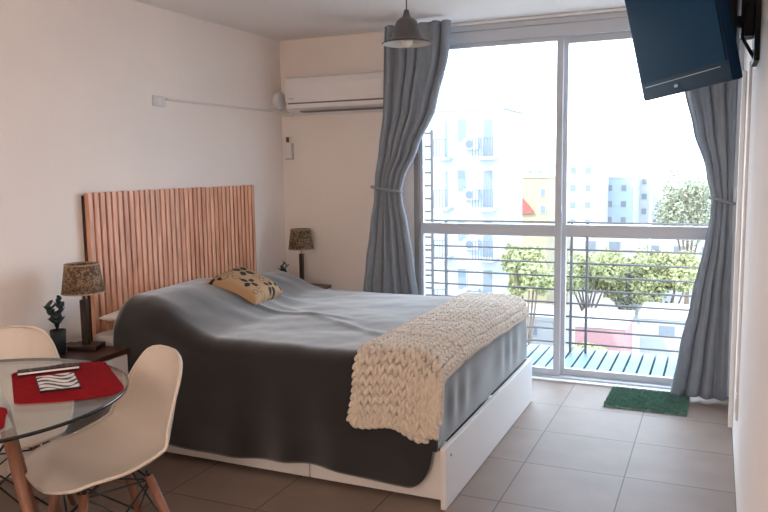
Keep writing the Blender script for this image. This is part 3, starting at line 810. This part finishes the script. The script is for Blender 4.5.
# ------------------------------------------------------------------ the city outside
M['bw'] = mat('white facade', (.24,.255,.27), .8); M['bw2'] = mat('pale blue facade', (.19,.24,.28), .8); M['bcream'] = mat('cream facade', (.21,.175,.11), .8)
M['bred'] = mat('brick red gable', (.22,.045,.035), .8); M['bpink'] = mat('pink roof wall', (.24,.12,.12), .8); M['bwin'] = mat('facade window glass', (.11,.13,.15), .6, spec=.2)
M['bgrey'] = mat('grey city concrete', (.5,.5,.5), .9); M['groundm'] = mat('street ground', (.32,.31,.30), .9, noise_amt=.3, noise_scale=.2)
M['trunk'] = mat('tree bark', (.10,.07,.05), .9); M['bal'] = mat('balcony rail grey', (.08,.10,.13), .7, spec=.2); M['flat_roof'] = mat('pale flat roof', (.27,.265,.26), .9)
def leafmat(name, c):
    m = mat(name, c, .7, noise_amt=.4, noise_scale=1.5); return m
M['leafA'] = leafmat('olive green foliage', (.26,.265,.11)); M['leafB'] = leafmat('grey green foliage', (.20,.22,.14)); 
GZ = -14.
struct(box('ground_street', -160, 160, 8, 320, GZ-.5, GZ, 'groundm', None, 0), 'street level ground of the city below', 'ground')

def building(name, label, x0, x1, y0, depth, ztop, m, wins=(), balcs=(), acs=(), roof=None):
    t = thing(name, label, 'building', (x0, y0, GZ))
    h = ztop-GZ; w = x1-x0
    box('walls', 0, w, 0, depth, 0, h, m, t, 0)
    b = nbm(); bx(b, -.1, w+.1, -.1, depth+.1, h, h+.25); bx(b, w*.2, w*.5, depth*.3, depth*.7, h+.25, h+2.2) if roof else None
    obj('roof', b, 'flat_roof', t)
    for (a, c, z0, z1) in wins:
        f = box('window', a-x0, c-x0, -.06, -.005, z0-GZ, z1-GZ, 'bw', t, 0); box('pane', a-x0+.06, c-x0-.06, -.075, -.0605, z0-GZ+.06, z1-GZ-.06, 'bwin', f, 0)
    for (a, c, z0) in balcs:
        b = nbm(); bx(b, a-x0, c-x0, -1.1, -.005, z0-GZ-.15, z0-GZ); f = obj('balcony', b, m, t)
        b = nbm()
        xx = a
        while xx <= c: bx(b, xx-x0, xx-x0+.04, -1.1, -1.06, z0-GZ, z0-GZ+.95); xx += .16
        bx(b, a-x0, c-x0, -1.12, -1.04, z0-GZ+.95, z0-GZ+1.0)
        obj('balcony_rail', b, 'bal', f)
        box('balcony_door', a-x0+.3, c-x0-.3, -.02, -.004, z0-GZ, z0-GZ+2.0, 'bwin', f, 0)
    for (a, z0) in acs:
        b = nbm(); bx(b, a-x0, a-x0+.85, -.35, -.005, z0-GZ, z0-GZ+.6, .02); f = obj('outdoor_unit', b, 'bw', t)
        b = nbm(); lathe(b, [(.001,0),(.22,0),(.22,.03),(.001,.03)], 16)
        for v in b.verts: v.co = Vector((a-x0+.35+v.co.x, -.352-v.co.z, z0-GZ+.3+v.co.y))
        obj('fan_grille', b, 'bal', f)
    return t
# white block on the left
def px2(x, y, Y): p = at(x, y, Y); return p.x, p.z
Y1 = 35
xa, _ = px2(398, 150, Y1); xb, zt = px2(503, 97, Y1)
wins = []; balcs = []; acs = []
for k in range(6):
    zf = 2.6-k*2.75+.3
    x0, _ = px2(440, 150, Y1); x1, _ = px2(451, 150, Y1)
    balcs.append((x0, x1+.1, zf-1.0))
    x0, _ = px2(478, 150, Y1); x1, _ = px2(498, 150, Y1)
    balcs.append((x0, x1, zf-1.0)); 
    x0, _ = px2(457, 150, Y1); wins.append((x0, x0+.6, zf-.2, zf+1.1))
    acs.append((px2(438 if k % 2 else 441, 150, Y1)[0]-.2, zf+1.45) if False else (px2(465,150,Y1)[0], zf-.6))
    wins.append((px2(412,150,Y1)[0], px2(420,150,Y1)[0], zf-.2, zf+1.0))
building('apartment_building', 'white apartment block with stacked balconies at the left of the view', xa, xb, Y1, 4.5, zt-.6, 'bw', wins, balcs, acs, True)
# cream low building with a red gable
Y2 = 55
x0, zt = px2(500, 178, Y2); x1, _ = px2(548, 178, Y2)
cb = building('low_building', 'cream building with a red gable in the middle distance', x0, x1, Y2, 10, zt, 'bcream',
    [(px2(q,200,Y2)[0], px2(q+6,200,Y2)[0], px2(q,r_+9,Y2)[1], px2(q,r_,Y2)[1]) for q, r_ in ((504,186),(514,190),(540,188),(540,205),(506,208))])
g0 = at(520,196,Y2-.3); g1 = at(534,213,Y2-.3); g2 = at(520,214,Y2-.3)
b = nbm(); vs = [(g0.x-x0, g0.z-GZ), (g1.x-x0, g1.z-GZ), (g2.x-x0, g2.z-GZ)]
a_ = [b.verts.new((x, -.3, z)) for x, z in vs]; c_ = [b.verts.new((x, -.005, z)) for x, z in vs]
b.faces.new(a_); b.faces.new(c_[::-1])
for k in range(3): b.faces.new((a_[(k+1)%3], a_[k], c_[k], c_[(k+1)%3]))
bmesh.ops.recalc_face_normals(b, faces=b.faces); obj('gable', b, 'bred', cb)
# faint towers behind
Y3 = 120
for (xl, xr, yt, m, lb) in ((566, 600, 160, 'bw', 'white distant tower right of the window mullion'), (603, 634, 178, 'bw2', 'pale blue distant tower beside the antenna'), (638, 662, 172, 'bw', 'slim white distant tower behind the antenna mast'), (668, 730, 190, 'bw', 'long white distant block at the right end of the view'), (505, 550, 166, 'bw', 'white distant slab left of the window mullion')):
    Y3 += 13; x0, zt = px2(xl, yt, Y3); x1, _ = px2(xr, yt, Y3)
    w_ = []
    n_ = int((x1-x0)/2.6)
    for i in range(n_):
        for j in range(5): w_.append((x0+.8+i*2.6, x0+1.9+i*2.6, zt-2.6-j*3.1, zt-1.3-j*3.1))
    building('distant_building', lb, x0, x1, Y3, 12, zt, m, w_, roof=True)
# mid rooftops
for (xl, xr, yt, Y, m, lb) in ((556, 640, 232, 75, 'flat_roof', 'low white roof building behind the left trees'), (640, 740, 236, 70, 'bw', 'low white building with grey windows behind the right trees')):
    x0, zt = px2(xl, yt, Y); x1, _ = px2(xr, yt, Y); w_ = []
    n_ = int((x1-x0)/2.4)
    for i in range(n_): w_.append((x0+.6+i*2.4, x0+1.8+i*2.4, zt-2.0, zt-.8))
    building('low_building', lb, x0, x1, Y, 9, zt, m, w_)
for (xl, xr, yt, Y, m, lb) in ((507, 560, 318, 41, 'flat_roof', 'pale flat roof below the trees behind the bed'), (575, 625, 326, 35, 'bpink', 'pink walled roof terrace low in the view'), (640, 730, 318, 41, 'bw', 'white low building at the lower right of the view')):
    x0, zt = px2(xl, yt, Y); x1, _ = px2(xr, yt, Y)
    building('low_building', lb, x0, x1, Y, 4, max(zt, GZ+1.2), m, [(x0+1+i*2, x0+2+i*2, max(zt,GZ+1.2)-1.0, max(zt,GZ+1.2)-.3) for i in range(int((x1-x0-1)/2))])
p0 = at(652,160,60); 
an_ = thing('antenna_mast', 'tall thin antenna mast between the distant towers', 'mast', (p0.x, 60, GZ))
b = nbm(); tube(b, [(0,0,0),(0,0,p0.z-GZ)], .10, 8); obj('mast', b, 'bgrey', an_)
b = nbm()
for k in range(4): tube(b, [(-.8,0,p0.z-GZ-6.2+k*.35),(.8,0,p0.z-GZ-6.2+k*.35)], .05, 6)
obj('antenna_arms', b, 'bgrey', an_)

def tree(label, cx, cy, top, rx, rz_, m, seed, n=5200, leaf=.42):
    random.seed(seed)
    t = thing('tree', label, 'tree', (cx, cy, GZ), 0, 'street trees below the balcony')
    h = top-GZ
    b = nbm(); tube(b, [(0,0,0),(.1,0,h*.35),(0,.1,h*.6)], [.25,.18,.10], 8)
    for k in range(6):
        a = k*1.05; tube(b, [(0,0,h*.35+k*.2),(math.cos(a)*rx*.6, math.sin(a)*rx*.6, h-rz_*.8)], [.1,.03], 6)
    obj('trunk', b, 'trunk', t)
    b = nbm(); blobs = [(random.uniform(-.62,.62)*rx, random.uniform(-.6,.6)*rx, h-rz_+random.uniform(-.6,.55)*rz_, random.uniform(.3,.5)) for _ in range(14)]
    for k in range(n):
        bxx, byy, bz, br = random.choice(blobs)
        d = Vector((random.gauss(0,1), random.gauss(0,1), random.gauss(0,1))).normalized()*random.uniform(.55,1)
        c = Vector((bxx+d.x*br*rx, byy+d.y*br*rx, min(bz+d.z*br*rz_*1.1, h)))
        a = Vector((random.gauss(0,1), random.gauss(0,1), random.gauss(0,1))).normalized(); e = a.orthogonal().normalized(); l = leaf*random.uniform(.5,1)
        b.faces.new([b.verts.new(c+a*l*.5), b.verts.new(c+e*l*.3), b.verts.new(c-a*l*.5), b.verts.new(c-e*l*.3)])
    obj('foliage', b, m, t)
for (xp, yp, Y, rx, rz_, m, lb, sd) in (
    (526, 240, 31.5, 1.2, 1.5, 'leafA', 'rounded olive green tree seen beyond the foot of the bed', 1),
    (588, 240, 50, 2.9, 2.4, 'leafA', 'broad olive tree right of the window mullion', 2),
    (625, 252, 54, 2.6, 2.0, 'leafB', 'lower grey green tree between two taller ones', 3),
    (668, 246, 50, 2.6, 2.2, 'leafA', 'olive tree close to the right curtain', 4),
    (690, 168, 62, 2.6, 3.0, 'leafB', 'tall grey green tree rising beside the right curtain', 5),
    (590, 345, 32, 1.2, .8, 'leafA', 'small low green tree behind the railing', 6)):
    p = at(xp, yp, Y); tree(lb, p.x, Y, max(p.z, GZ+2.0), rx, rz_, m, sd, leaf=.36)

# ------------------------------------------------------------------ light
w = bpy.data.worlds.new('sky'); scn.world = w; w.use_nodes = True; nt = w.node_tree
bg = nt.nodes['Background']; bg.inputs[0].default_value = (.68,.83,1.0,1); bg.inputs[1].default_value = 2.7
sd = bpy.data.lights.new('sun', 'SUN'); sd.energy = 1.8; sd.angle = R(.6); sd.color = (1,.95,.88)
so = bpy.data.objects.new('sun', sd); COL.objects.link(so); so.location = (-5,-8,20)
so.rotation_euler = Vector((.45,.62,-.62)).to_track_quat('-Z','Y').to_euler()
pd = bpy.data.lights.new('window_portal', 'AREA'); pd.shape = 'RECTANGLE'; pd.size = 1.9; pd.size_y = 2.2; pd.cycles.is_portal = True
pp = bpy.data.objects.new('window_portal', pd); COL.objects.link(pp); pp.location = (2.02,.14,1.12); pp.rotation_euler = (R(-90),0,0)

lt = thing('fill_globe', 'added fill light globe, unseen behind the viewer, brightening the walls', 'lamp', (2.3,-5.5,HC))  # added globe out of view, warm fill for walls that daylight leaves dark
b = nbm(); lathe(b, [(.001,-.001),(.05,-.001),(.05,-.02),(.006,-.03),(.006,-.55),(.03,-.555),(.001,-.56)], 32); obj('stem', b, 'acw', lt)
ml = bpy.data.materials.new('lit diffuser'); ml.use_nodes = True; q = ml.node_tree.nodes['Principled BSDF']; q.inputs['Emission Color'].default_value = (1,.86,.74,1); q.inputs['Emission Strength'].default_value = 14
b = nbm(); lathe(b, [(max(.001,.19*math.sin(PI*k/16)), -.75+.19*math.cos(PI*k/16)) for k in range(17)], 32); obj('fill_diffuser', b, ml, lt, True)
scn.view_settings.view_transform = 'Standard'; scn.view_settings.look = 'None'
scn.view_settings.gamma = 1; scn.view_settings.use_curve_mapping = False
scn.view_settings.exposure = 1.9
